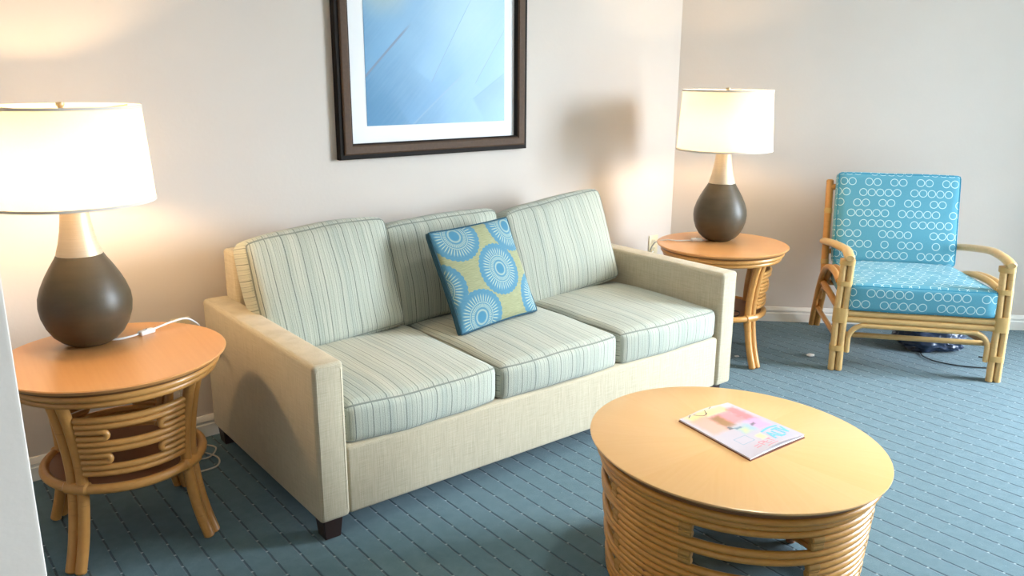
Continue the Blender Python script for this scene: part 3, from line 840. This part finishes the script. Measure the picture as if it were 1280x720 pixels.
# dark bag and cable under the chair
bm = bmesh.new(); bmesh.ops.create_icosphere(bm, subdivisions=5, radius=1)
for v in bm.verts:
    p = v.co.copy(); n = noise.fractal(p * 1.7 + Vector((3, 1, 7)), 1, 2, 4); cr = abs(noise.noise(p * 4.3)) * .13
    f = 1 + .22 * n - cr
    q = Vector((p.x * .185, p.y * .125, p.z * .085)) * f
    q.z = max(q.z, -.062); v.co = q
bag = build('nylon_bag', bm, M['navy'], None, co + u_ * (.572 - .385) + b_ * (.49 - .43) + Vector((0, 0, .064)), (0, 0, math.atan2(u_.y, u_.x)), smooth=50)
tag(bag, 'dark navy crumpled bag on the carpet under the rattan armchair', 'bag')
pts = catmull([(4.57, 2.06, .01), (4.50, 2.02, .006), (4.435, 1.975, .006), (4.405, 1.90, .006), (4.425, 1.80, .006), (4.49, 1.70, .006), (4.56, 1.655, .006), (4.65, 1.65, .006), (4.70, 1.70, .006), (4.66, 1.78, .008)], 8)
tag(build('thin_cable', tube(pts, .0035, seg=8), M['black']), 'thin black cable curling on the carpet under the rattan armchair', 'cable')
def scrap(name, label, x, y, r, s):
    bm = bmesh.new(); bmesh.ops.create_icosphere(bm, subdivisions=3, radius=1)
    for v in bm.verts:
        f = 1 + .25 * noise.noise(v.co * 2 + Vector((s, 0, 0))); v.co = Vector((v.co.x * r * 1.3, v.co.y * r, v.co.z * r * .3)) * f
    tag(build(name, bm, M['plastic'], None, (x, y, r * .3)), label, 'paper scrap', 'white scraps on the carpet')
scrap('paper_scrap', 'small white scrap on the carpet left of the armchair', 3.961, 2.363, .019, 1)
scrap('paper_scrap', 'tiny white scrap on the carpet beside the corner end table leg', 3.628, 2.603, .012, 5)

# ------------------------------------------------------------------ light, camera
w = bpy.data.worlds.new('sky'); SC.world = w; w.use_nodes = True
X.nt = w.node_tree; bg = w.node_tree.nodes['Background']
gx_, gy_, gz_ = xyz(coords('Generated'))
X.nt.links.new(mixc(sstep(gz_, -.06, .06), (.24, .25, .25, 1), (.80, .89, 1.03, 1)), bg.inputs[0]); bg.inputs[1].default_value = 54
pl = bpy.data.lights.new('window_portal', 'AREA'); pl.shape = 'RECTANGLE'; pl.size = oz1; pl.size_y = oy1 - oy0; pl.cycles.is_portal = True
po = bpy.data.objects.new('window_portal', pl); COL.objects.link(po); po.location = (EX + .11, (oy0 + oy1) / 2, oz1 / 2); po.rotation_euler = (0, R(90), 0)

dl = bpy.data.lights.new('added_fill_spot', 'SPOT'); dl.energy = 92; dl.color = (1.0, .92, .82); dl.shadow_soft_size = .09; dl.spot_size = R(100); dl.spot_blend = .9  # made-up spot out of view, added to brighten table and cushion tops
do = bpy.data.objects.new('added_fill_spot', dl); COL.objects.link(do); do.location = (2.35, 1.45, CH - .02)
build('trim_added_spot', lathe([(.10, 0), (.13, 0), (.128, -.006), (.102, -.010)], 40, close=True), M['white'], None, (2.35, 1.45, CH), smooth=30, kind='structure')  # invented trim ring around the added spot
cam = bpy.data.cameras.new('camera'); cam.sensor_width = 36; cam.lens = 36 * 1034.8 / 1280; cam.clip_start = .02
camo = bpy.data.objects.new('camera', cam); COL.objects.link(camo); SC.camera = camo
p, r, yaw = .254365, -.003975, .668999
cyw, syw = math.cos(yaw), math.sin(yaw)
f = Vector((syw, cyw, 0)); rt = Vector((cyw, -syw, 0)); up = Vector((0, 0, 1))
fw_ = f * math.cos(p) - up * math.sin(p); dn = -(up * math.cos(p) + f * math.sin(p))
c, s = math.cos(r), math.sin(r)
r2 = rt * c + dn * s; d2 = dn * c - rt * s
camo.matrix_world = Matrix.Translation((0, 0, 1.5)) @ Matrix((r2, -d2, -fw_)).transposed().to_4x4()

SC.view_settings.view_transform = 'Standard'; SC.view_settings.look = 'None'
SC.view_settings.exposure = .4; SC.view_settings.gamma = 1; SC.view_settings.use_curve_mapping = False
SC.cycles.use_denoising = True; SC.cycles.max_bounces = 10; SC.cycles.diffuse_bounces = 6; SC.cycles.sample_clamp_indirect = 8
SC.cycles.transparent_max_bounces = 8; SC.cycles.caustics_reflective = False; SC.cycles.caustics_refractive = False
